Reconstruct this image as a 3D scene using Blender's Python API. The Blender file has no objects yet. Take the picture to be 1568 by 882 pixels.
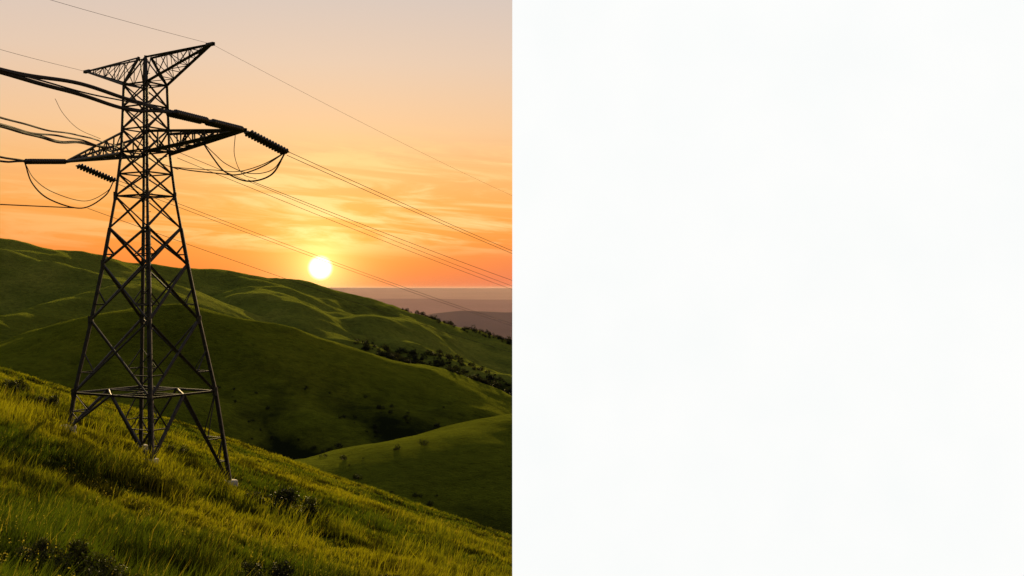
import bpy, math, random
import numpy as np
from mathutils import Vector
random.seed(4); rng=np.random.default_rng(7)
scene=bpy.context.scene
R=math.radians

# ------------------------------------------------------------ helpers
def mesh_np(name, verts, faces, mat=None, smooth=False, parent=None, col=None):
    me=bpy.data.meshes.new(name)
    verts=np.asarray(verts,dtype=np.float32)
    me.vertices.add(len(verts)); me.vertices.foreach_set("co",verts.ravel())
    loops=[];starts=[];tot=[];s=0
    for f in faces:
        f=np.asarray(f,dtype=np.int32)
        if len(f)==0: continue
        k=f.shape[1]; loops.append(f.ravel())
        starts.append(s+np.arange(len(f))*k); tot.append(np.full(len(f),k)); s+=len(f)*k
    loops=np.concatenate(loops);starts=np.concatenate(starts);tot=np.concatenate(tot)
    me.loops.add(len(loops)); me.loops.foreach_set("vertex_index",loops.astype(np.int32))
    me.polygons.add(len(starts)); me.polygons.foreach_set("loop_start",starts.astype(np.int32))
    me.polygons.foreach_set("loop_total",tot.astype(np.int32))
    if smooth: me.polygons.foreach_set("use_smooth",np.ones(len(starts),dtype=bool))
    if col is not None:
        a=me.color_attributes.new("Col",'FLOAT_COLOR','POINT')
        a.data.foreach_set("color",np.asarray(col,dtype=np.float32).ravel())
    me.update(calc_edges=True); me.validate()
    ob=bpy.data.objects.new(name,me); scene.collection.objects.link(ob)
    if mat: me.materials.append(mat)
    if parent: ob.parent=parent
    return ob

def hsh(ix,iy,seed):
    n=(ix.astype(np.int64)*374761393+iy.astype(np.int64)*668265263+seed*974711)&0xffffffff
    n=((n^(n>>13))*1274126177)&0xffffffff
    n=n^(n>>16)
    return (n&0xffffff)/float(0xffffff)
def vnoise(x,y,seed=0):
    x0=np.floor(x);y0=np.floor(y);fx=x-x0;fy=y-y0
    fx=fx*fx*fx*(fx*(fx*6-15)+10);fy=fy*fy*fy*(fy*(fy*6-15)+10)
    a=hsh(x0,y0,seed);b=hsh(x0+1,y0,seed);c=hsh(x0,y0+1,seed);d=hsh(x0+1,y0+1,seed)
    return (a*(1-fx)+b*fx)*(1-fy)+(c*(1-fx)+d*fx)*fy*1.0
def fbm(x,y,sc,octv=4,seed=0):
    r=0;a=1;t=0
    for i in range(octv):
        r=r+a*(vnoise(x/sc+i*17.3,y/sc-i*9.1,seed+i)-.5); t+=a; a*=.5; sc*=.5
    return r/t*2

# ------------------------------------------------------------ terrain heights (metres, eye level = 0)
RIDGES=[
 # right-hand near hill
 (dict(k=.36,w=22),[(-75,225,-52),(-46,250,-40.5),(-28,258,-38.2),(-8,268,-36.2),(12,280,-33.4),(50,300,-28),(120,330,-19)]),
 # central hill
 (dict(k=.46,w=30),[(-330,400,-52),(-196,430,-28.3),(-179,450,-17.2),(-160,470,-10.5),(-138,480,-7.4),(-126,480,-10.5)]),
 (dict(k=.62,w=15),[(-132,480,-9.0),(-107,470,-18.0),(-86,460,-27.5),(-60,450,-38.5),(-43,440,-47),(-26.6,430,-53.5),(-12.2,420,-58.5),(10,415,-64)]),
 # back ridge
 (dict(k=.36,w=34),[(-900,700,95),(-600,780,60),(-396,850,36.9),(-375,870,31.6),(-352,890,25.4),(-320,920,19.7),(-285,950,16.4),(-256,970,15),(-224,980,9.3),
                    (-197,990,2.4),(-157,1000,-9.5),(-109,1000,-22),(-62,1000,-35),(0,990,-52),(68,980,-72)]),
 (dict(k=.44,w=26),[(-520,800,50),(-354,760,26),(-318,740,18.8),(-280,720,7.9),(-248,690,-2.5),(-225,650,-18)]),
 (dict(k=.46,w=22),[(-300,530,-28),(-261,560,-14.3),(-258,600,-9),(-249,640,-3.3),(-244,680,0),(-250,760,8)]),
 (dict(k=.50,w=22),[(-256,970,14),(-201,880,2),(-146,780,-18.7),(-113,720,-30.8),(-91,680,-42),(-70,640,-55)]),
 (dict(k=.50,w=22),[(-157,1000,-10),(-113,850,-23.8),(-78,800,-36.6),(-39,780,-48.7),(0,760,-59),(43,750,-71)]),
 (dict(k=.48,w=18),[(-320,930,20),(-285,850,6),(-262,780,-10),(-225,720,-26)]),
 (dict(k=.48,w=14),[(-197,990,1),(-165,900,-10),(-140,850,-24)]),
 # spurs of the central hill
 (dict(k=.48,w=14),[(-160,470,-12),(-140,430,-21),(-118,385,-36),(-100,350,-52)]),
 (dict(k=.48,w=13),[(-107,470,-20),(-88,430,-31),(-70,390,-45),(-60,365,-54)]),
]
def ridge_h(x,y,pts,k,w):
    best=np.full(x.shape,-1e9)
    for (x0,y0,z0),(x1,y1,z1) in zip(pts[:-1],pts[1:]):
        dx,dy=x1-x0,y1-y0
        t=np.clip(((x-x0)*dx+(y-y0)*dy)/(dx*dx+dy*dy),0,1)
        d=np.hypot(x-x0-t*dx,y-y0-t*dy)
        h=z0+t*(z1-z0)-k*(np.sqrt(d*d+w*w)-w)
        best=np.maximum(best,h)
    return best
def height(x,y,want=False):
    x=np.asarray(x,float);y=np.asarray(y,float)
    r=np.hypot(x,y)
    xe=250*np.tanh(x/250); ye=np.maximum(y,-150)
    f=-6.6-.343*xe-.185*ye-.003*np.maximum(0,y-150)**2
    f=f+4.9*np.exp(-(r/9)**2)
    near=np.clip((r-12)/30,0,1)
    f=f+near*(.75*fbm(x,y,22,4,3)+.14*fbm(x,y,2.2,3,11))
    f=np.maximum(f,-400)
    fl=np.maximum(-45-.040*r,-200.)
    far=np.clip((r-180)/200,0,1)
    wx=x+far*26*fbm(x,y,100,3,21); wy=y+far*26*fbm(x,y,100,3,31)
    hs=[f,fl+far*4*fbm(x,y,120,3,5)]
    for p,pts in RIDGES:
        hs.append(ridge_h(wx,wy,pts,**p))
    hs=np.array(hs); m=hs.max(0); s=1.5
    z=m+s*np.log(np.exp((hs-m)/s).sum(0))
    big=np.clip((r-400)/600,0,1)
    z=z+far*((2.6+2.2*big)*fbm(x,y,70,4,41)+(1.0+1.2*big)*fbm(x,y,26,4,43))*np.clip(1-(r-2500)/2500,0,1)
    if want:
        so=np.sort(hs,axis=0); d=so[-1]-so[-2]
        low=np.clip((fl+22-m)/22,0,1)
        g=np.exp(-d/5.0)*np.clip((r-170)/60,0,1)*(.25+.75*low)  # crease and valley mask: painted ground shade, also tree spots
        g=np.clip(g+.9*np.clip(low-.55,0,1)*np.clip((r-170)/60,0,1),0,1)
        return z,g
    return z

# ------------------------------------------------------------ materials
def newmat(name):
    m=bpy.data.materials.new(name); m.use_nodes=True
    nt=m.node_tree
    return m,nt,nt.nodes["Principled BSDF"]
def ramp(nt,stops,interp='LINEAR'):
    n=nt.nodes.new("ShaderNodeValToRGB"); cr_=n.color_ramp; cr_.interpolation=interp
    while len(cr_.elements)<len(stops): cr_.elements.new(.5)
    for e,(p,c) in zip(cr_.elements,stops): e.position=p; e.color=(*c,1)
    return n
def noise(nt,scale,detail=5,rough=.55,vec=None):
    n=nt.nodes.new("ShaderNodeTexNoise"); n.inputs["Scale"].default_value=scale
    n.inputs["Detail"].default_value=detail; n.inputs["Roughness"].default_value=rough
    if vec: nt.links.new(vec,n.inputs["Vector"])
    return n
def mixc(nt,fac,a,b_,mode='MIX'):
    n=nt.nodes.new("ShaderNodeMix"); n.data_type='RGBA'; n.blend_type=mode
    for i,v in ((0,fac),(6,a),(7,b_)):
        if isinstance(v,tuple): n.inputs[i].default_value=(*v,1)
        elif isinstance(v,(int,float)): n.inputs[i].default_value=v
        else: nt.links.new(v,n.inputs[i])
    return n.outputs[2]
def simple(name,c1,c2,scale,rough=.6,metal=0,bump=.2,spec=.5):
    m,nt,b=newmat(name)
    tc=nt.nodes.new("ShaderNodeTexCoord")
    n=noise(nt,scale,6,.6,tc.outputs["Object"])
    r=ramp(nt,[(.35,c1),(.65,c2)]); nt.links.new(n.outputs["Fac"],r.inputs[0]); nt.links.new(r.outputs[0],b.inputs["Base Color"])
    b.inputs["Roughness"].default_value=rough; b.inputs["Metallic"].default_value=metal
    b.inputs["Specular IOR Level"].default_value=spec
    bp=nt.nodes.new("ShaderNodeBump"); bp.inputs["Strength"].default_value=bump
    nt.links.new(n.outputs["Fac"],bp.inputs["Height"]); nt.links.new(bp.outputs[0],b.inputs["Normal"])
    return m

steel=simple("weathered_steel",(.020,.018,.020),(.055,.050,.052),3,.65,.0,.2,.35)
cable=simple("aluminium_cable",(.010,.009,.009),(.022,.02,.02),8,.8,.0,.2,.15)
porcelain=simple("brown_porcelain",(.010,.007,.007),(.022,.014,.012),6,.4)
concrete=simple("concrete",(.28,.27,.25),(.4,.39,.37),5,.9,0,.5)

mg,nt,b=newmat("hill_grass")
tc=nt.nodes.new("ShaderNodeTexCoord")
n1=noise(nt,.018,6,.6,tc.outputs["Object"]); n2=noise(nt,.30,6,.7,tc.outputs["Object"]); n3=noise(nt,2.5,4,.6,tc.outputs["Object"])
r1=ramp(nt,[(.32,(.036,.048,.006)),(.5,(.060,.074,.007)),(.68,(.102,.106,.010))]); nt.links.new(n1.outputs["Fac"],r1.inputs[0])
r2=ramp(nt,[(.30,(.35,.4,.38)),(.5,(.95,.95,.9)),(.72,(1.4,1.35,1.1))]); nt.links.new(n2.outputs["Fac"],r2.inputs[0])
c0=mixc(nt,1.0,r1.outputs[0],r2.outputs[0],'MULTIPLY')
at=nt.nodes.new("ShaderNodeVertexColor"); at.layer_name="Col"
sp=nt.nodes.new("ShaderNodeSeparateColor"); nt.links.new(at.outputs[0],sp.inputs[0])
c1=mixc(nt,sp.outputs[1],c0,mixc(nt,1.0,c0,(1.5,1.5,3.4),'MULTIPLY'))  # aerial haze painted into the grass colour with distance
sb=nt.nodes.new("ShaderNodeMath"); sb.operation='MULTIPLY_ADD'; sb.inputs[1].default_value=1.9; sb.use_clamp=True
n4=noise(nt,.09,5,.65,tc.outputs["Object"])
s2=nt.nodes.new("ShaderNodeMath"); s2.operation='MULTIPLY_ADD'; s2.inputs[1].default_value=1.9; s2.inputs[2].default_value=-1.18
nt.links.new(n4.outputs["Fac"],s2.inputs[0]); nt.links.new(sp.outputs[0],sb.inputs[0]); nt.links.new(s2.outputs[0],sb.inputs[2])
c2=mixc(nt,sb.outputs[0],c1,(.014,.018,.006))  # crease shade painted into the colour, plus random dark scrub patches
nt.links.new(c2,b.inputs["Base Color"]); b.inputs["Roughness"].default_value=1
b.inputs["Specular IOR Level"].default_value=0.0
inv=nt.nodes.new("ShaderNodeMath"); inv.operation='MULTIPLY_ADD'; inv.inputs[1].default_value=-.42; inv.inputs[2].default_value=.42
nt.links.new(sb.outputs[0],inv.inputs[0]); nt.links.new(inv.outputs[0],b.inputs["Sheen Weight"])
b.inputs["Sheen Roughness"].default_value=.40; b.inputs["Sheen Tint"].default_value=(.56,.64,.05,1)
add=nt.nodes.new("ShaderNodeMath"); add.operation='MULTIPLY_ADD'; add.inputs[1].default_value=.35
nt.links.new(n3.outputs["Fac"],add.inputs[0]); nt.links.new(n2.outputs["Fac"],add.inputs[2])
bp=nt.nodes.new("ShaderNodeBump"); bp.inputs["Strength"].default_value=.8; bp.inputs["Distance"].default_value=1.5
nt.links.new(add.outputs[0],bp.inputs["Height"]); nt.links.new(bp.outputs[0],b.inputs["Normal"])

def leafmat(name,trans,tint=(1.9,1.95,.5,1)):
    m,nt,b=newmat(name)
    at=nt.nodes.new("ShaderNodeVertexColor"); at.layer_name="Col"
    nt.links.new(at.outputs[0],b.inputs["Base Color"]); b.inputs["Roughness"].default_value=.65
    b.inputs["Specular IOR Level"].default_value=.15
    tr=nt.nodes.new("ShaderNodeBsdfTranslucent")
    nt.links.new(mixc(nt,1.0,at.outputs[0],tint[:3],'MULTIPLY'),tr.inputs[0])
    ms=nt.nodes.new("ShaderNodeMixShader"); ms.inputs[0].default_value=trans
    nt.links.new(b.outputs[0],ms.inputs[1]); nt.links.new(tr.outputs[0],ms.inputs[2])
    nt.links.new(ms.outputs[0],nt.nodes["Material Output"].inputs[0])
    return m
grassmat=leafmat("grass_blade",.5); leafm=leafmat("shrub_leaf",.2)

# ------------------------------------------------------------ ground sheet
az=np.radians(np.concatenate([np.arange(-180,-42,3),np.arange(-42,8,.09),np.arange(8,180,3.)]))
rr=np.concatenate([np.linspace(.5,20,24),np.geomspace(20.6,170,210),np.geomspace(171,1250,420),np.geomspace(1270,30000,70)])
A,Rr=np.meshgrid(az,rr,indexing='ij')
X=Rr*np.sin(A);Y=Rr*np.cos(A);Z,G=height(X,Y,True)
na,nr=A.shape
idx=np.arange(na*nr).reshape(na,nr)
i0=idx; i1=np.roll(idx,-1,axis=0)
q=np.stack([i0[:,:-1],i0[:,1:],i1[:,1:],i1[:,:-1]],-1).reshape(-1,4)
q=q[:,::-1]
V=np.stack([X,Y,Z],-1).reshape(-1,3)
c=len(V); V=np.vstack([V,[0,0,float(height(np.array([0.]),np.array([0.]))[0])]])
tri=np.stack([np.full(na,c),i0[:,0],i1[:,0]],-1)[:,::-1]
gc=np.ones((len(V),4)); gc[:-1,0]=G.ravel(); gc[:-1,1]=np.clip((Rr.ravel()-470)/300,0,1); gc[:-1,2]=0; gc[-1,:3]=0  # red: painted crease shade, green: painted haze by distance
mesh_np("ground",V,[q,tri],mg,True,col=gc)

# ------------------------------------------------------------ distant hills
def haze(name,c1,c2):  # aerial haze painted into the base colour of the far hills
    m,nt,b=newmat(name); tc=nt.nodes.new("ShaderNodeTexCoord")
    n=noise(nt,.0012,4,.5,tc.outputs["Object"]); r=ramp(nt,[(.3,c1),(.7,c2)])
    nt.links.new(n.outputs["Fac"],r.inputs[0]); nt.links.new(r.outputs[0],b.inputs["Base Color"])
    b.inputs["Roughness"].default_value=1; b.inputs["Specular IOR Level"].default_value=0
    return m
def range_strip(name,x0,x1,yc,ztop,depth,zb,mat,amp,sc,seed):
    n=500; xs=np.linspace(x0,x1,n)
    z=ztop(xs)+amp*fbm(xs,xs*0+3.3,sc,5,seed)
    rows=[]
    for j,(f,g) in enumerate([(-1,0),(-.6,.35),(-.3,.7),(-.1,.93),(0,1),(.15,.93),(1,0)]):
        rows.append(np.stack([xs,yc+f*depth+0*xs,zb+(z-zb)*g],-1))
    V=np.array(rows); m=len(rows); idx=np.arange(m*n).reshape(m,n)
    q=np.stack([idx[:-1,:-1],idx[:-1,1:],idx[1:,1:],idx[1:,:-1]],-1).reshape(-1,4)
    return mesh_np(name,V.reshape(-1,3),[q],mat,True)
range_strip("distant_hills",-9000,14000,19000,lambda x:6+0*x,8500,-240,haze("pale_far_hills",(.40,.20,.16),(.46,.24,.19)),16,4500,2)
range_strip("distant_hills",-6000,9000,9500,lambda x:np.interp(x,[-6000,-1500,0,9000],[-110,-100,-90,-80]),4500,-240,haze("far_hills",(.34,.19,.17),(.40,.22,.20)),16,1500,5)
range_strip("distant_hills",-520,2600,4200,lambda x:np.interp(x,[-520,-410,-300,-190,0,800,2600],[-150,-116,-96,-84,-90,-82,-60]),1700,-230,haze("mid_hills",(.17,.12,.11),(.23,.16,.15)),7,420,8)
hm=bpy.data.materials.new("valley_haze"); hm.use_nodes=True; hn=hm.node_tree; hn.nodes.clear()
vs=hn.nodes.new("ShaderNodeVolumeScatter"); vs.inputs["Color"].default_value=(.95,.62,.55,1); vs.inputs["Density"].default_value=3.2e-5; vs.inputs["Anisotropy"].default_value=.2
ho=hn.nodes.new("ShaderNodeOutputMaterial"); hn.links.new(vs.outputs[0],ho.inputs["Volume"])
def box(name,x0,x1,y0,y1,z0,z1,mat,par=None):
    V=[(x,y,z) for x in (x0,x1) for y in (y0,y1) for z in (z0,z1)]
    F=[(0,1,3,2),(4,6,7,5),(0,4,5,1),(2,3,7,6),(0,2,6,4),(1,5,7,3)]
    return mesh_np(name,np.array(V),[np.array(F)],mat,False,par)
box("haze",-12000,16000,1500,28000,-260,20,hm)

# ------------------------------------------------------------ foliage masses
def leaf_cloud(centers,radii,per,size,base,flat=1.0):
    centers=np.asarray(centers,float);radii=np.asarray(radii,float)
    N=len(centers)*per
    ci=np.repeat(np.arange(len(centers)),per)
    d=rng.normal(size=(N,3)); d/=np.linalg.norm(d,axis=1)[:,None]
    rad=radii[ci]*(.45+.6*rng.random(N)**.6)
    lump=1+.35*np.sin(d[:,0]*5+ci)*np.cos(d[:,1]*4+ci*1.7)
    P=centers[ci]+d*(rad*lump)[:,None]*np.array([1,1,flat])
    s=size*(.5+rng.random(N))*radii[ci]
    a=rng.normal(size=(N,3)); a/=np.linalg.norm(a,axis=1)[:,None]
    bb=np.cross(a,rng.normal(size=(N,3))); bb/=np.linalg.norm(bb,axis=1)[:,None]
    V=np.stack([P-a*s[:,None],P+bb*s[:,None]*.55,P+a*s[:,None],P-bb*s[:,None]*.55],1).reshape(-1,3)
    F=np.arange(4*N).reshape(N,4)
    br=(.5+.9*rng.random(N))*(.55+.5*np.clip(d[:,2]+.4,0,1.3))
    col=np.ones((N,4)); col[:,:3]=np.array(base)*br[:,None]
    return V,F,np.repeat(col,4,axis=0)
def hz(x,y): return float(height(np.array([float(x)]),np.array([float(y)]))[0])
def tree_at(x,y,r,C,Rd):
    z=hz(x,y)
    for k in range(3):
        C.append((x+rng.normal()*r*.5,y+rng.normal()*r*.5,z+r*(.30+.35*k*rng.random()))); Rd.append(r*(.5+.4*rng.random()))
def trees_along(line,n,spread,rmin,rmax,C,Rd):
    line=np.array(line,float)
    seg=np.hypot(*(line[1:]-line[:-1]).T); cum=np.concatenate([[0],np.cumsum(seg)])
    for i in range(n):
        t=rng.random()*cum[-1]; x=np.interp(t,cum,line[:,0]); y=np.interp(t,cum,line[:,1])
        tree_at(x+rng.normal()*spread,y+rng.normal()*spread*1.5,rmin+(rmax-rmin)*rng.random()**2,C,Rd)
C=[];Rd=[]
trees_along([(-95,1000),(-62,1000),(0,990),(40,985)],150,5,1.0,2.9,C,Rd)
trees_along([(-62,335),(-50,318),(-40,330)],40,7,.4,1.1,C,Rd)
trees_along([(-90,350),(-66,340)],24,9,.4,1.0,C,Rd)
T=Z/Y
cands=[]
ridx=np.where((rr>505)&(rr<960))[0]; i505=ridx[0]
for ia in np.where((az>R(-8.0))&(az<R(.5)))[0]:
    hor=T[ia,60:i505].max()
    run=hor; depth_px=26-12*abs((math.degrees(az[ia])+3.5)/5)
    for j in ridx:
        if T[ia,j]>run:
            run=T[ia,j]
            if run-hor<depth_px/1681: cands.append((X[ia,j],Y[ia,j],(run-hor)*1681/depth_px))
if cands:
    for k in rng.integers(0,len(cands),480):
        x,y,f=cands[k]
        if rng.random()>f**1.3*.97:
            tree_at(x+rng.normal()*2,y+rng.normal()*3,.9+1.7*rng.random()**2,C,Rd)
gy=np.argwhere((G>.35)&(Rr>260)&(Rr<950)&(A>R(-26))&(A<R(1)))
for k in rng.integers(0,len(gy),300):
    ia,ir=gy[k]; tree_at(X[ia,ir],Y[ia,ir],.5+1.1*rng.random()**2,C,Rd)
Vt,Ft,Ct=leaf_cloud(C,Rd,80,.22,(.022,.024,.008))
mesh_np("distant_trees",Vt,[Ft],leafm,False,col=Ct)
C=[];Rd=[]
trees_along([(-22,208),(-10,202),(0,196),(12,190)],90,2.6,.8,2.3,C,Rd)
sc_=np.argwhere((Rr>200)&(Rr<430)&(A>R(-18))&(A<R(3)))
for k in rng.integers(0,len(sc_),420):
    ia,ir=sc_[k]
    if fbm(X[ia,ir],Y[ia,ir],35.,3,77)>.02: tree_at(X[ia,ir],Y[ia,ir],.3+.75*rng.random()**2,C,Rd)
Vt,Ft,Ct=leaf_cloud(C,Rd,150,.16,(.02,.024,.007))
mesh_np("scrub",Vt,[Ft],leafm,False,col=Ct)

bark=simple("bark",(.03,.02,.012),(.06,.045,.03),9,.9)
def beam(VV,FF,a,b,w,ang=False):
    a=Vector(a);b=Vector(b); d=(b-a).normalized()
    up=Vector((0,0,1)) if abs(d.z)<.9 else Vector((1,0,0))
    u=d.cross(up).normalized(); v=d.cross(u)
    o=len(VV)
    if ang:
        t=w*.22; prof=[(-w/2,-w/2),(w/2,-w/2),(w/2,-w/2+t),(-w/2+t,-w/2+t),(-w/2+t,w/2),(-w/2,w/2)]
    else: prof=[(-w/2,-w/2),(w/2,-w/2),(w/2,w/2),(-w/2,w/2)]
    n=len(prof)
    for p in (a,b):
        for (s,t2) in prof: VV.append(tuple(p+u*s+v*t2))
    for i in range(n):
        j=(i+1)%n; FF.append((o+i,o+j,o+n+j,o+n+i))
def shrub(x,y,r,hh,base):
    z=hz(x,y); root=bpy.data.objects.new("shrub",None); root.location=(x,y,z); scene.collection.objects.link(root)
    C=[];Rd=[];VV=[];FF=[]
    for i in range(9):
        a=rng.random()*6.28; d=r*rng.random()**.6; top=hh*(.35+.6*rng.random())*(1-.35*d/r)
        p=Vector((d*math.cos(a),d*math.sin(a),top)); C.append(tuple(p)); Rd.append(r*(.28+.25*rng.random()))
        beam(VV,FF,Vector((p.x*.15,p.y*.15,-.2)),p,.035)
    V,F,col=leaf_cloud(C,Rd,320,.14,base)
    mesh_np("leaves",V,[F],leafm,False,root,col)
    mesh_np("branches",np.array(VV),[np.array(FF)],bark,False,root)
for s in [(-14.0,69.0,1.3,1.8),(-12.8,69.5,.9,1.4),(-8.6,39.5,.65,1.7),(-9.4,39.2,.5,1.3),(-7.9,39.9,.4,1.1),(-5.6,52,.5,.9),
          (-45,100,1.2,1.4),(-41,97,.9,1.1),(-16.5,70.5,.6,.9),(-47,105,.8,.9),(-28,92,.8,.9),(-35,70,.5,.8)]:
    shrub(*s,(.024,.028,.009))
for s in [(-11.9,29.6,.6,1.5),(-11.0,29.4,.55,1.3),(-12.9,29.8,.45,1.2),(-10.2,29.6,.4,1.1)]:
    shrub(*s,(.05,.055,.012))

# ------------------------------------------------------------ foreground grass
def grass(n,y0,y1,power,hmin,hmax,wid,clump=1.6,thr=.75,gain=.9,dark=1.0,seed=71):
    u=rng.random(n); y=y0*(y1/y0)**(u**power)
    s=-.56+.60*rng.random(n); x=s*y
    cl=fbm(x,y,clump,3,seed); cl2=fbm(x,y,9,3,72)
    keep=rng.random(n)<np.clip(thr+gain*cl,0.0,1)
    x,y,cl,cl2=x[keep],y[keep],cl[keep],cl2[keep]; n=len(x)
    z=height(x,y)-.03
    h=(hmin+(hmax-hmin)*rng.random(n))*np.clip(1+1.1*cl+.35*cl2,.3,2)
    w=wid*(.6+.8*rng.random(n))*(y/30)**.75
    a=rng.random(n)*2*math.pi; lean=.12+.5*rng.random(n)
    la=rng.normal(size=n)*.9+.5
    lx=np.cos(la)*lean*h;ly=np.sin(la)*lean*h
    ux=np.cos(a)*w/2;uy=np.sin(a)*w/2
    P=np.stack([x,y,z],-1)
    def pt(fx,dx,dz): return P+np.stack([fx*ux+dx*lx,fx*uy+dx*ly,dz*h],-1)
    V=np.stack([pt(-1,0,0),pt(1,0,0),pt(.8,.3,.55),pt(-.8,.3,.55),pt(0,1,.95)],1).reshape(-1,3)
    o=np.arange(n)*5
    Q=np.stack([o,o+1,o+2,o+3],-1); T=np.stack([o+3,o+2,o+4],-1)
    pt_=fbm(x,y,14,4,90); m=np.clip(.47+pt_*1.6+.22*rng.normal(size=n),0,1)[:,None]
    c1=np.array([.038,.055,.006]);c2=np.array([.165,.155,.009])
    c=(c1*(1-m)+c2*m)*dark; dry=(rng.random(n)<.05)[:,None]; c=np.where(dry,np.array([.22,.18,.04]),c)
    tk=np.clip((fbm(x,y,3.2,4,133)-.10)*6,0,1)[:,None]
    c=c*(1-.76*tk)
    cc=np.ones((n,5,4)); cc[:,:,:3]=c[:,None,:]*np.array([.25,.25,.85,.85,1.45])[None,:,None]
    return V,Q,T,cc.reshape(-1,4)
parts=[grass(300000,20,75,1.0,.20,.50,.028),grass(230000,70,172,.9,.20,.42,.032),
       grass(100000,20,110,1.0,.6,1.1,.020,2.2,.0,1.7,1.2,301)]
n=1600; y=22*(60/22)**rng.random(n); s=-.50+.5*rng.random(n); x=s*y
keep=fbm(x,y,5,3,411)>.05; x,y=x[keep],y[keep]; n=len(x); z=height(x,y); hh=.5+.6*rng.random(n)
P=np.stack([x,y,z+hh],-1); k=5; Pk=np.repeat(P,k,axis=0)+rng.normal(size=(n*k,3))*np.array([.022,.022,.07])
s_=.021*(.6+.8*rng.random(n*k)); a_=rng.normal(size=(n*k,3)); a_/=np.linalg.norm(a_,axis=1)[:,None]
b_=np.cross(a_,rng.normal(size=(n*k,3))); b_/=np.linalg.norm(b_,axis=1)[:,None]
Vh=np.stack([Pk-a_*s_[:,None],Pk+b_*s_[:,None]*.6,Pk+a_*s_[:,None],Pk-b_*s_[:,None]*.6],1).reshape(-1,3)
Qh=np.arange(4*n*k).reshape(-1,4); Ch=np.ones((4*n*k,4)); Ch[:,:3]=(.26,.21,.07)
Vs=[Vh];Qs=[Qh];Ts=[];Cs=[Ch];o=len(Vh)
for V_,Q_,T_,C_ in parts:
    Vs.append(V_);Qs.append(Q_+o);Ts.append(T_+o);Cs.append(C_);o+=len(V_)
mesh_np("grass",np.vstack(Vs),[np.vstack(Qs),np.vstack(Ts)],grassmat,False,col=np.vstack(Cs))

# ------------------------------------------------------------ transmission tower
tower=bpy.data.objects.new("transmission_tower",None); scene.collection.objects.link(tower)
cx,cy=-26.4,79.0
dirs=[(math.cos(R(a)),math.sin(R(a))) for a in (8,112,188,292)]
def hd(z): return float(np.interp(z,[-16,-12.2,-7.5,-2.3,1.9,6.6,9.7,14.6,16.6],[6.2,5.65,4.9,3.75,2.9,2.07,1.68,1.5,.4]))
def corner(i,z):
    i%=4; h=hd(z); return Vector((cx+dirs[i][0]*h,cy+dirs[i][1]*h,z))
VV=[];FF=[]
def bm(a,b,w): beam(VV,FF,a,b,w,True)
feet=[]
for i in range(4):
    z=-12.
    for _ in range(12):
        c_=corner(i,z); z=hz(c_.x,c_.y)+.15
    feet.append(corner(i,z))
levels=[16.6,14.6,13.0,11.4,9.8,8.2,6.6,4.3,1.7,-2.3,-7.5]
for i in range(4):
    for a_,b_ in zip(levels[:-1],levels[1:]):
        bm(corner(i,a_),corner(i,b_),.20 if a_>6 else (.27 if i!=3 else .34))
    bm(corner(i,-7.5),feet[i],.30 if i!=3 else .40)
    for zz in (6.6,-2.3,-7.5,1.7):
        c_=corner(i,zz); beam(VV,FF,c_+Vector((0,0,-.3)),c_+Vector((0,0,.3)),.2 if zz>0 else .3)
for f in range(4):
    g=(f+1)%4
    for a_,b_ in zip(levels[1:-1],levels[2:]):
        w=.10 if a_>6 else .15
        bm(corner(f,a_),corner(g,b_),w); bm(corner(g,a_),corner(f,b_),w)
        if a_<5:
            A0,A1,B0,B1=corner(f,a_),corner(g,a_),corner(f,b_),corner(g,b_)
            wa=(A1-A0).length;wb=(B1-B0).length; t=wa/(wa+wb)
            X0=A0+(B1-A0)*t; zx=X0.z
            q0=X0+(B0-X0)*.5; q1=X0+(B1-X0)*.5
            bm(corner(f,q0.z),q0,.08); bm(corner(g,q1.z),q1,.08)
            bm(corner(f,zx),q0,.07); bm(corner(g,zx),q1,.07)
    for z_ in (14.6,13.0,11.4,9.8,8.2,6.6,-7.5):
        bm(corner(f,z_),corner(g,z_),.10 if z_>0 else .16)
    mid=(corner(f,-7.5)+corner(g,-7.5))/2
    for s_ in (f,g):
        bm(mid,feet[s_],.18)
        lg0=corner(s_,-7.5); m1=mid+(feet[s_]-mid)*.5; l1=lg0+(feet[s_]-lg0)*.5
        bm(m1,l1,.08); bm(lg0,m1,.08)
        m2=mid+(feet[s_]-mid)*.75; l2=lg0+(feet[s_]-lg0)*.75
        bm(m2,l1,.07); bm(m2,l2,.07)
mids=[(corner(f,-7.5)+corner(f+1,-7.5))/2 for f in range(4)]
for f in range(4): bm(mids[f],mids[(f+1)%4],.11)
bm(mids[0],mids[2],.08); bm(mids[1],mids[3],.08)
for z_ in (14.6,9.8,6.6): bm(corner(0,z_),corner(2,z_),.08); bm(corner(1,z_),corner(3,z_),.08)
for f in range(4): bm(corner(f,14.6),corner(f+1,16.6),.08)
for i in range(70):
    z=-11+i*.38; c_=corner(3,z); beam(VV,FF,c_,c_+Vector((.28 if i%2 else -.28,-.05,0)),.035)
mesh_np("body",np.array(VV),[np.array(FF)],steel,False,tower)

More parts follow.
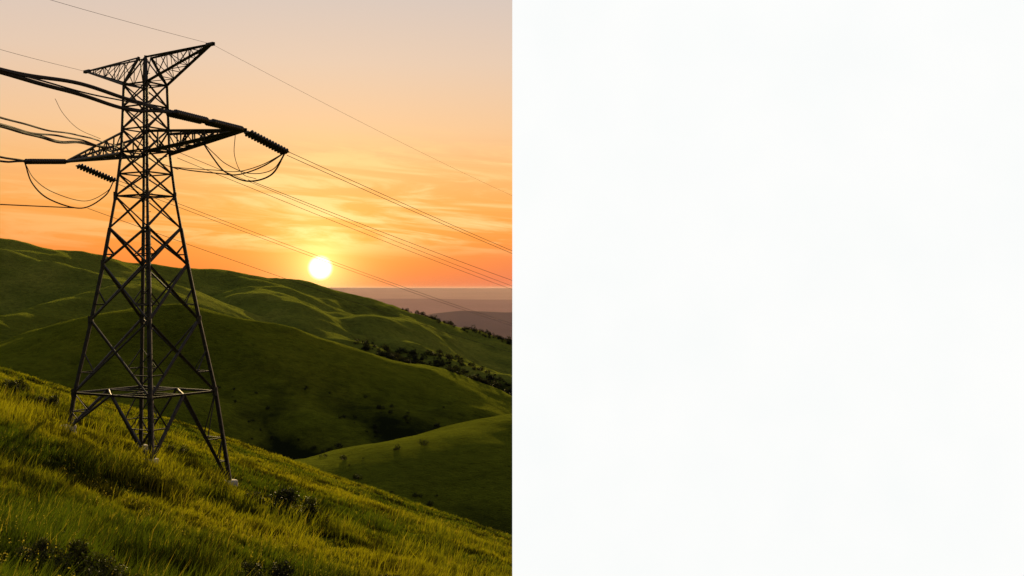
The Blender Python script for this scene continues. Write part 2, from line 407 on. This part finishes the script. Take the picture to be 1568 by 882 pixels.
def arm(name,angd,half,ztip,roots_low,roots_top,n,w):
    global VV,FF
    VV=[];FF=[]
    for side in (1,-1):
        d=Vector((math.cos(R(angd)),math.sin(R(angd)),0))*side
        tip=Vector((cx,cy,0))+d*half; tip.z=ztip
        ia,ib=((0,3) if side==1 else (2,1))
        La,Lb=corner(ia,roots_low),corner(ib,roots_low); Ta,Tb=corner(ia,roots_top),corner(ib,roots_top)
        for p in (La,Lb): bm(p,tip,w)
        for p in (Ta,Tb): bm(p,tip,w*.8)
        for i in range(n):
            t0=i/n;t1=(i+1)/n
            pa,pb,qa,qb=[p.lerp(tip,t0) for p in (La,Lb,Ta,Tb)]
            pa1,pb1,qa1,qb1=[p.lerp(tip,min(t1,.97)) for p in (La,Lb,Ta,Tb)]
            if i>0:
                bm(pa,qa,w*.4);bm(pb,qb,w*.4);bm(pa,pb,w*.4)
            if i<n-1:
                bm(pa,qa1,w*.4) if i%2 else bm(qa,pa1,w*.4)
                bm(pb,qb1,w*.4) if i%2 else bm(qb,pb1,w*.4)
                bm(pa,pb1,w*.35) if i%2 else bm(pb,pa1,w*.35)
        beam(VV,FF,tip-d*.5,tip+d*.25,.22)
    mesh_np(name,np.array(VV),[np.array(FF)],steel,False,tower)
arm("earth_wire_arm",-38,7.7,16.5,14.6,16.55,6,.14)
arm("conductor_arm",-43.5,12.7,10.1,9.65,11.1,8,.22)

# footings
PV=[];PF=[]
for i,p in enumerate(feet):
    z=p.z; o=len(PV); n=16
    for (rad,zz) in [(.60,-1.2),(.56,.22),(.5,.30)]:
        for k in range(n):
            a=2*math.pi*k/n; PV.append((p.x+rad*math.cos(a),p.y+rad*math.sin(a),z+zz))
    for l in range(2):
        for k in range(n):
            k2=(k+1)%n; PF.append((o+l*n+k,o+l*n+k2,o+(l+1)*n+k2,o+(l+1)*n+k))
    c0=len(PV); PV.append((p.x,p.y,z+.30))
    for k in range(0,n): PF.append((o+2*n+k,o+2*n+(k+1)%n,c0,c0))
PF4=np.array([f for f in PF if f[2]!=f[3]]); PF3=np.array([f[:3] for f in PF if f[2]==f[3]])
mesh_np("concrete_footings",np.array(PV),[PF4,PF3],concrete,False,tower)

# insulators
IV=[];IF=[]
def string(a,b,rad,n,dbl=.0):
    a=Vector(a);b=Vector(b);d=(b-a).normalized(); L=(b-a).length
    u=d.cross(Vector((0,0,1))).normalized(); v=u.cross(d)
    for off in ((-dbl,dbl) if dbl else (0,)):
        A=a+u*off; m=10
        for i in range(n):
            c0=A+d*L*(i+.5)/n; pitch=L/n
            o=len(IV)
            for (r_,t_) in [(rad*.25,-.5),(rad*.45,-.32),(rad,.0),(rad*.92,.12),(rad*.3,.16),(rad*.25,.5)]:
                for k in range(m):
                    an=2*math.pi*k/m; IV.append(tuple(c0+d*(t_*pitch)+u*(r_*math.cos(an))+v*(r_*math.sin(an))))
            for l in range(5):
                for k in range(m):
                    k2=(k+1)%m; IF.append((o+l*m+k,o+l*m+k2,o+(l+1)*m+k2,o+(l+1)*m+k))
    for e in (a,b): beam(IV,IF,e-u*(dbl+.12),e+u*(dbl+.12),.10)
TR=Vector((-17.2,70.3,10.1)); IR=Vector((-15.07,73.,9.03))
TL=Vector((-35.6,87.7,10.1)); IL=Vector((-33.0,91,8.9)); IL2=Vector((-36.2,82,9.45))
def inR(Y): return Vector((-17.2-(70.3-Y)*.0495,Y,10.1-(70.3-Y)*.0727+.0008*max(0,38-Y)**2))
string(TR.lerp(IR,.1),IR,.22,13,.22)
string(inR(69.4),inR(63.6),.21,17,.17); string(inR(62.6),inR(57.5),.21,15,.17)
string(Vector((-34.9,88.4,9.85)),IL,.23,12,.22)
string(TL.lerp(IL2,.08),IL2,.22,16,.17)
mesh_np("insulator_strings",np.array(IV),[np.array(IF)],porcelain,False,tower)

# ------------------------------------------------------------ wires
def tube(VV,FF,pts,r,m=6):
    pts=[Vector(p) for p in pts]; o=len(VV)
    for i,p in enumerate(pts):
        d=(pts[min(i+1,len(pts)-1)]-pts[max(i-1,0)]).normalized()
        u=d.cross(Vector((0,0,1))); u=u.normalized() if u.length>1e-4 else Vector((1,0,0)); v=u.cross(d)
        for k in range(m):
            a=2*math.pi*k/m; VV.append(tuple(p+u*(r*math.cos(a))+v*(r*math.sin(a))))
    for i in range(len(pts)-1):
        for k in range(m):
            k2=(k+1)%m; FF.append((o+i*m+k,o+i*m+k2,o+(i+1)*m+k2,o+(i+1)*m+k))
def cr(pts,n=10):
    P=[Vector(p) for p in pts]; P=[P[0]*2-P[1]]+P+[P[-1]*2-P[-2]]; out=[]
    for i in range(1,len(P)-2):
        for k in range(n):
            t=k/n;a,b_,c_,d=P[i-1:i+3]
            out.append(.5*((2*b_)+(c_-a)*t+(2*a-5*b_+4*c_-d)*t*t+(3*b_-a-3*c_+d)*t**3))
    out.append(P[-2]); return out
def line_obj(lst,name="power_line",parent=None):
    VV=[];FF=[]
    for pts,r in lst: tube(VV,FF,pts,r)
    return mesh_np(name,np.array(VV),[np.array(FF)],cable,True,parent)
def outgoing(p,m,q,T=260,off=(0,0,0)):
    p=Vector(p)+Vector(off)
    return [p+Vector((.35*t,.94*t,m*t+q*t*t)) for t in np.linspace(0,T,60)]
w=.019
line_obj([(outgoing(IR,-.13,.00016,off=(0,0,.12)),w),(outgoing(IR,-.13,.00016,off=(.1,0,-.2)),w)])
line_obj([(outgoing((-24.8,81,9.9),-.15,.00016,off=(0,0,.2)),w),(outgoing((-24.8,81,9.9),-.15,.00016,off=(.1,0,-.3)),w)])
line_obj([(outgoing((-17.8,74,7.3),-.135,.00016),w)])
line_obj([(outgoing(IL,-.173,.00016,off=(0,0,.15)),w),(outgoing(IL,-.173,.00016,off=(.1,0,-.2)),w)])
line_obj([(outgoing((-34.6,89.5,6.5),-.19,.00016),w)])
line_obj([(outgoing((-20.3,74.3,16.5),-.115,.0003),.009)],"earth_wire")
line_obj([(cr([(-20.3,74.3,16.5),(-21.6,65,15.45),(-23,55,14.4),(-24.4,45,13.5),(-27,25,12.2),(-30,5,11.6)]),.010)],"earth_wire")
line_obj([(cr([(-32.5,83.7,16.5),(-32.6,70,15.2),(-32.8,50,13.7),(-33,25,12.6)]),.012)],"earth_wire")
def wavy(f,y0,y1,amp,ph,off,step=.6):
    out=[]
    for Y in np.arange(y0,y1,-step):
        p=f(Y); e=min(1,(y0-Y)/4)
        out.append(p+Vector((e*off[0]+e*amp*.4*math.sin(Y*.40+ph*2),0,e*(off[1]+amp*math.sin(Y*.30+ph)+amp*.35*math.sin(Y*.71+ph*3)))))
    return out
line_obj([(wavy(inR,57.5,4,.12,0,(0,.15)),.085),(wavy(inR,57.5,4,.12,1.9,(.0,-.16)),.085),(wavy(inR,57.5,4,.05,3.,(.15,.0)),.035),
          (wavy(inR,63.6,62.6,0,0,(0,0),.3),.05)])
def inM(Y):
    t=(79-Y)/34; return Vector((-28.2+7.2*t,Y,10.0-3.3*t+.0009*max(0,40-Y)**2))
line_obj([(wavy(inM,79,8,.09,.5,(0,-.16)),.085),(wavy(inM,79,8,.05,1.2,(0,.26)),.045),(wavy(inM,79,8,.07,2.2,(.1,-.02)),.05)])
def inL(Y):
    t=(82-Y); return Vector((-36.2+.12*t,Y,9.45-.075*t+.0007*t*t))
line_obj([(wavy(inL,82,10,.08,0,(0,.14)),.08),(wavy(inL,82,10,.08,2,(0,-.2)),.08)])
line_obj([(cr([(-34.5,88,6.4),(-36.4,78,5.94),(-36.5,60,5.0),(-36.5,40,5.6),(-36,20,7.5)]),.045)])
def mult(pts,rs,offs):
    return [(cr([Vector(p)+Vector(o)*math.sin(math.pi*(i/(len(pts)-1))) for i,p in enumerate(pts)]),r) for r,o in zip(rs,offs)]
J=[]
J+=mult([(-20.8,73.8,9.8),(-20.1,74,8.7),(-19.3,74,7.8),(-17.8,74,7.2),(-16.1,73.5,7.6),IR],[.055,.03],[(0,0,0),(.1,0,.55)])
J+=mult([(-17.9,71,9.9),(-18.2,72,8.7),(-17.9,72.8,7.6),(-17.0,73,7.25)],[.022],[(0,0,0)])
J+=mult([(-24.2,78,8.6),(-22.6,77,8.25),(-20.5,76,7.95),(-18.7,75,7.75),(-16.8,74,8.2),IR],[.045,.03],[(0,0,0),(0,0,.22)])
J+=mult([(-36.6,82.5,9.4),(-36.7,84,8.0),(-36,85.5,6.9),(-34.5,88,6.4),(-33.2,89.5,7.5),IL],[.055,.028],[(0,0,0),(.25,0,.6)])
J+=mult([(-33.3,80,13.8),(-32.7,80,12.7),(-31.6,80,11.6),(-29.8,79.5,10.8)],[.018],[(0,0,0)])
J+=mult([(-24.6,78.3,9.4),(-24.9,77,8.9),(-23.4,77,8.3)],[.03],[(0,0,0)])
line_obj(J,"jumper_loops",tower)

# ------------------------------------------------------------ added self-glowing white panel, blanks out the right half of the view
bb=bpy.data.objects.new("added_white_panel",None); scene.collection.objects.link(bb)
m_,nt,b=newmat("glowing_white_face"); tc=nt.nodes.new("ShaderNodeTexCoord")
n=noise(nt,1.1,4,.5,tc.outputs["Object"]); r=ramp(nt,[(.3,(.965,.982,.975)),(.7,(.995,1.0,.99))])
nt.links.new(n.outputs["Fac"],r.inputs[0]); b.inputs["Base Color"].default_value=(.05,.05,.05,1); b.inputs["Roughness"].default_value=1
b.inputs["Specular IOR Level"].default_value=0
nt.links.new(r.outputs[0],b.inputs["Emission Color"]); b.inputs["Emission Strength"].default_value=.985  # white glow added in the material, no lamp behind it
white=m_; paint=simple("white_painted_metal",(.7,.7,.69),(.8,.8,.79),4,.5)
BY=11.0
box("glowing_face",.003,5.5,BY,BY+.02,-3.1,3.1,white,bb)
box("panel_back",.012,5.49,BY+.022,BY+.22,-3.09,3.09,paint,bb)
for i,xp in enumerate((1.2,4.3)):
    box("post_%d"%(i+1),xp-.12,xp+.12,BY+.225,BY+.465,hz(xp,BY)-.6,2.4,steel,bb)
for i,zz in enumerate((-2.2,0,2.2)):
    box("rail_%d"%(i+1),.4,5.1,BY+.47,BY+.55,zz-.06,zz+.06,steel,bb)

# ------------------------------------------------------------ sky
W=bpy.data.worlds.new("World"); scene.world=W; W.use_nodes=True; nt=W.node_tree; nt.nodes.clear()
N=nt.nodes.new; Lk=nt.links.new
def M(op,a,b_=None,c_=None,clamp=False):
    n=N("ShaderNodeMath"); n.operation=op; n.use_clamp=clamp
    for i,v in enumerate((a,b_,c_)):
        if v is None: continue
        if isinstance(v,(int,float)): n.inputs[i].default_value=v
        else: Lk(v,n.inputs[i])
    return n.outputs[0]
def MR(v,a,b_,c_,d,smooth=False):
    n=N("ShaderNodeMapRange"); n.interpolation_type='SMOOTHSTEP' if smooth else 'LINEAR'
    Lk(v,n.inputs[0])
    for i,k in enumerate((a,b_,c_,d)): n.inputs[i+1].default_value=k
    return n.outputs[0]
def MC(mode,fac,a,b_): return mixc(nt,fac,a,b_,mode)
tc=N("ShaderNodeTexCoord"); sep=N("ShaderNodeSeparateXYZ"); Lk(tc.outputs["Generated"],sep.inputs[0])
dx,dy,dz=sep.outputs
t=MR(dz,0,1,0,1)
stops=[(0,(.78,.150,.065)),(.018,(.90,.205,.045)),(.042,(.93,.285,.050)),(.072,(.95,.375,.085)),(.107,(.93,.48,.18)),(.142,(.90,.56,.31)),
       (.2,(.79,.59,.45)),(.254,(.69,.575,.51)),(.42,(.46,.44,.45)),(1,(.20,.24,.32))]
rp=ramp(nt,stops); Lk(t,rp.inputs[0])
sx,sy,sz=-.172,.985,.0182
l=math.sqrt(sx*sx+sy*sy+sz*sz); sx/=l;sy/=l;sz/=l
vd=N("ShaderNodeVectorMath"); vd.operation='DISTANCE'; Lk(tc.outputs["Generated"],vd.inputs[0]); vd.inputs[1].default_value=(sx,sy,sz)
th=vd.outputs["Value"]
back=MR(dy,-.8,.75,.35,1.0,True)
col=MC('MULTIPLY',1.0,rp.outputs[0],back)
mp=N("ShaderNodeCombineXYZ"); Lk(M('MULTIPLY',dx,6.0),mp.inputs[0]); Lk(M('MULTIPLY_ADD',dz,55.0,M('MULTIPLY',dx,4.0)),mp.inputs[1]); mp.inputs[2].default_value=5.3
cn=N("ShaderNodeTexNoise"); cn.inputs["Scale"].default_value=1.0; cn.inputs["Detail"].default_value=8; cn.inputs["Roughness"].default_value=.6; cn.inputs["Distortion"].default_value=.8
Lk(mp.outputs[0],cn.inputs["Vector"])
cm=MR(cn.outputs["Fac"],.46,.64,0,1,True)
band=M('MULTIPLY',MR(dz,.022,.05,0,1,True),MR(dz,.10,.15,1,0,True))
side=MR(dx,-.42,-.15,.4,1,True)
cf=M('MULTIPLY',cm,M('MULTIPLY',M('MULTIPLY',band,side),.85))
col=MC('MIX',cf,col,(1.0,.66,.28))
dm=M('MULTIPLY',MR(cn.outputs["Fac"],.32,.48,1,0,True),M('MULTIPLY',band,.28))
col=MC('MIX',dm,col,(.84,.33,.12))
pk=M('MULTIPLY',MR(dz,.0,.06,.6,0,True),MR(dx,-.17,.06,0,1,True))
col=MC('MIX',pk,col,(.78,.21,.13))
g1=M('POWER',2.718,M('MULTIPLY',th,-1/.022)); g2=M('POWER',2.718,M('MULTIPLY',th,-1/.075))
def scl(c_,f): return MC('MULTIPLY',1.0,c_,f)
col=MC('ADD',1.0,col,scl((1.0,1.0,.34),g1)); col=MC('ADD',1.0,col,scl((.12,.11,.006),g2))
disc=MR(th,.0122,.0075,0,1,True)
col=MC('MIX',disc,col,(3.0,2.3,1.3))
bg=N("ShaderNodeBackground"); Lk(col,bg.inputs[0]); bg.inputs[1].default_value=.97
sk=N("ShaderNodeTexSky"); sk.sky_type='NISHITA'; sk.sun_disc=False; sk.sun_elevation=R(3.5); sk.sun_rotation=R(-9.9); sk.dust_density=2
bg2=N("ShaderNodeBackground"); Lk(sk.outputs[0],bg2.inputs[0]); bg2.inputs[1].default_value=.004
ad=N("ShaderNodeAddShader"); Lk(bg.outputs[0],ad.inputs[0]); Lk(bg2.outputs[0],ad.inputs[1])
wo=N("ShaderNodeOutputWorld"); Lk(ad.outputs[0],wo.inputs[0])

# ------------------------------------------------------------ sun
sd=bpy.data.lights.new("sun",'SUN'); sd.energy=5.0; sd.angle=R(.6); sd.color=(1,.72,.33)
so=bpy.data.objects.new("sun",sd); scene.collection.objects.link(so)
el=R(9.5); a=R(-7); D=Vector((math.sin(a)*math.cos(el),math.cos(a)*math.cos(el),math.sin(el)))
so.rotation_euler=D.to_track_quat('Z','Y').to_euler()

# ------------------------------------------------------------ camera
cd=bpy.data.cameras.new("camera"); cd.sensor_width=36; cd.lens=36*1681/1568; cd.clip_end=60000; cd.clip_start=.1
co=bpy.data.objects.new("camera",cd); scene.collection.objects.link(co); co.rotation_euler=(R(90),0,0)
scene.camera=co
scene.view_settings.view_transform='Standard'; scene.view_settings.look='None'; scene.view_settings.exposure=0
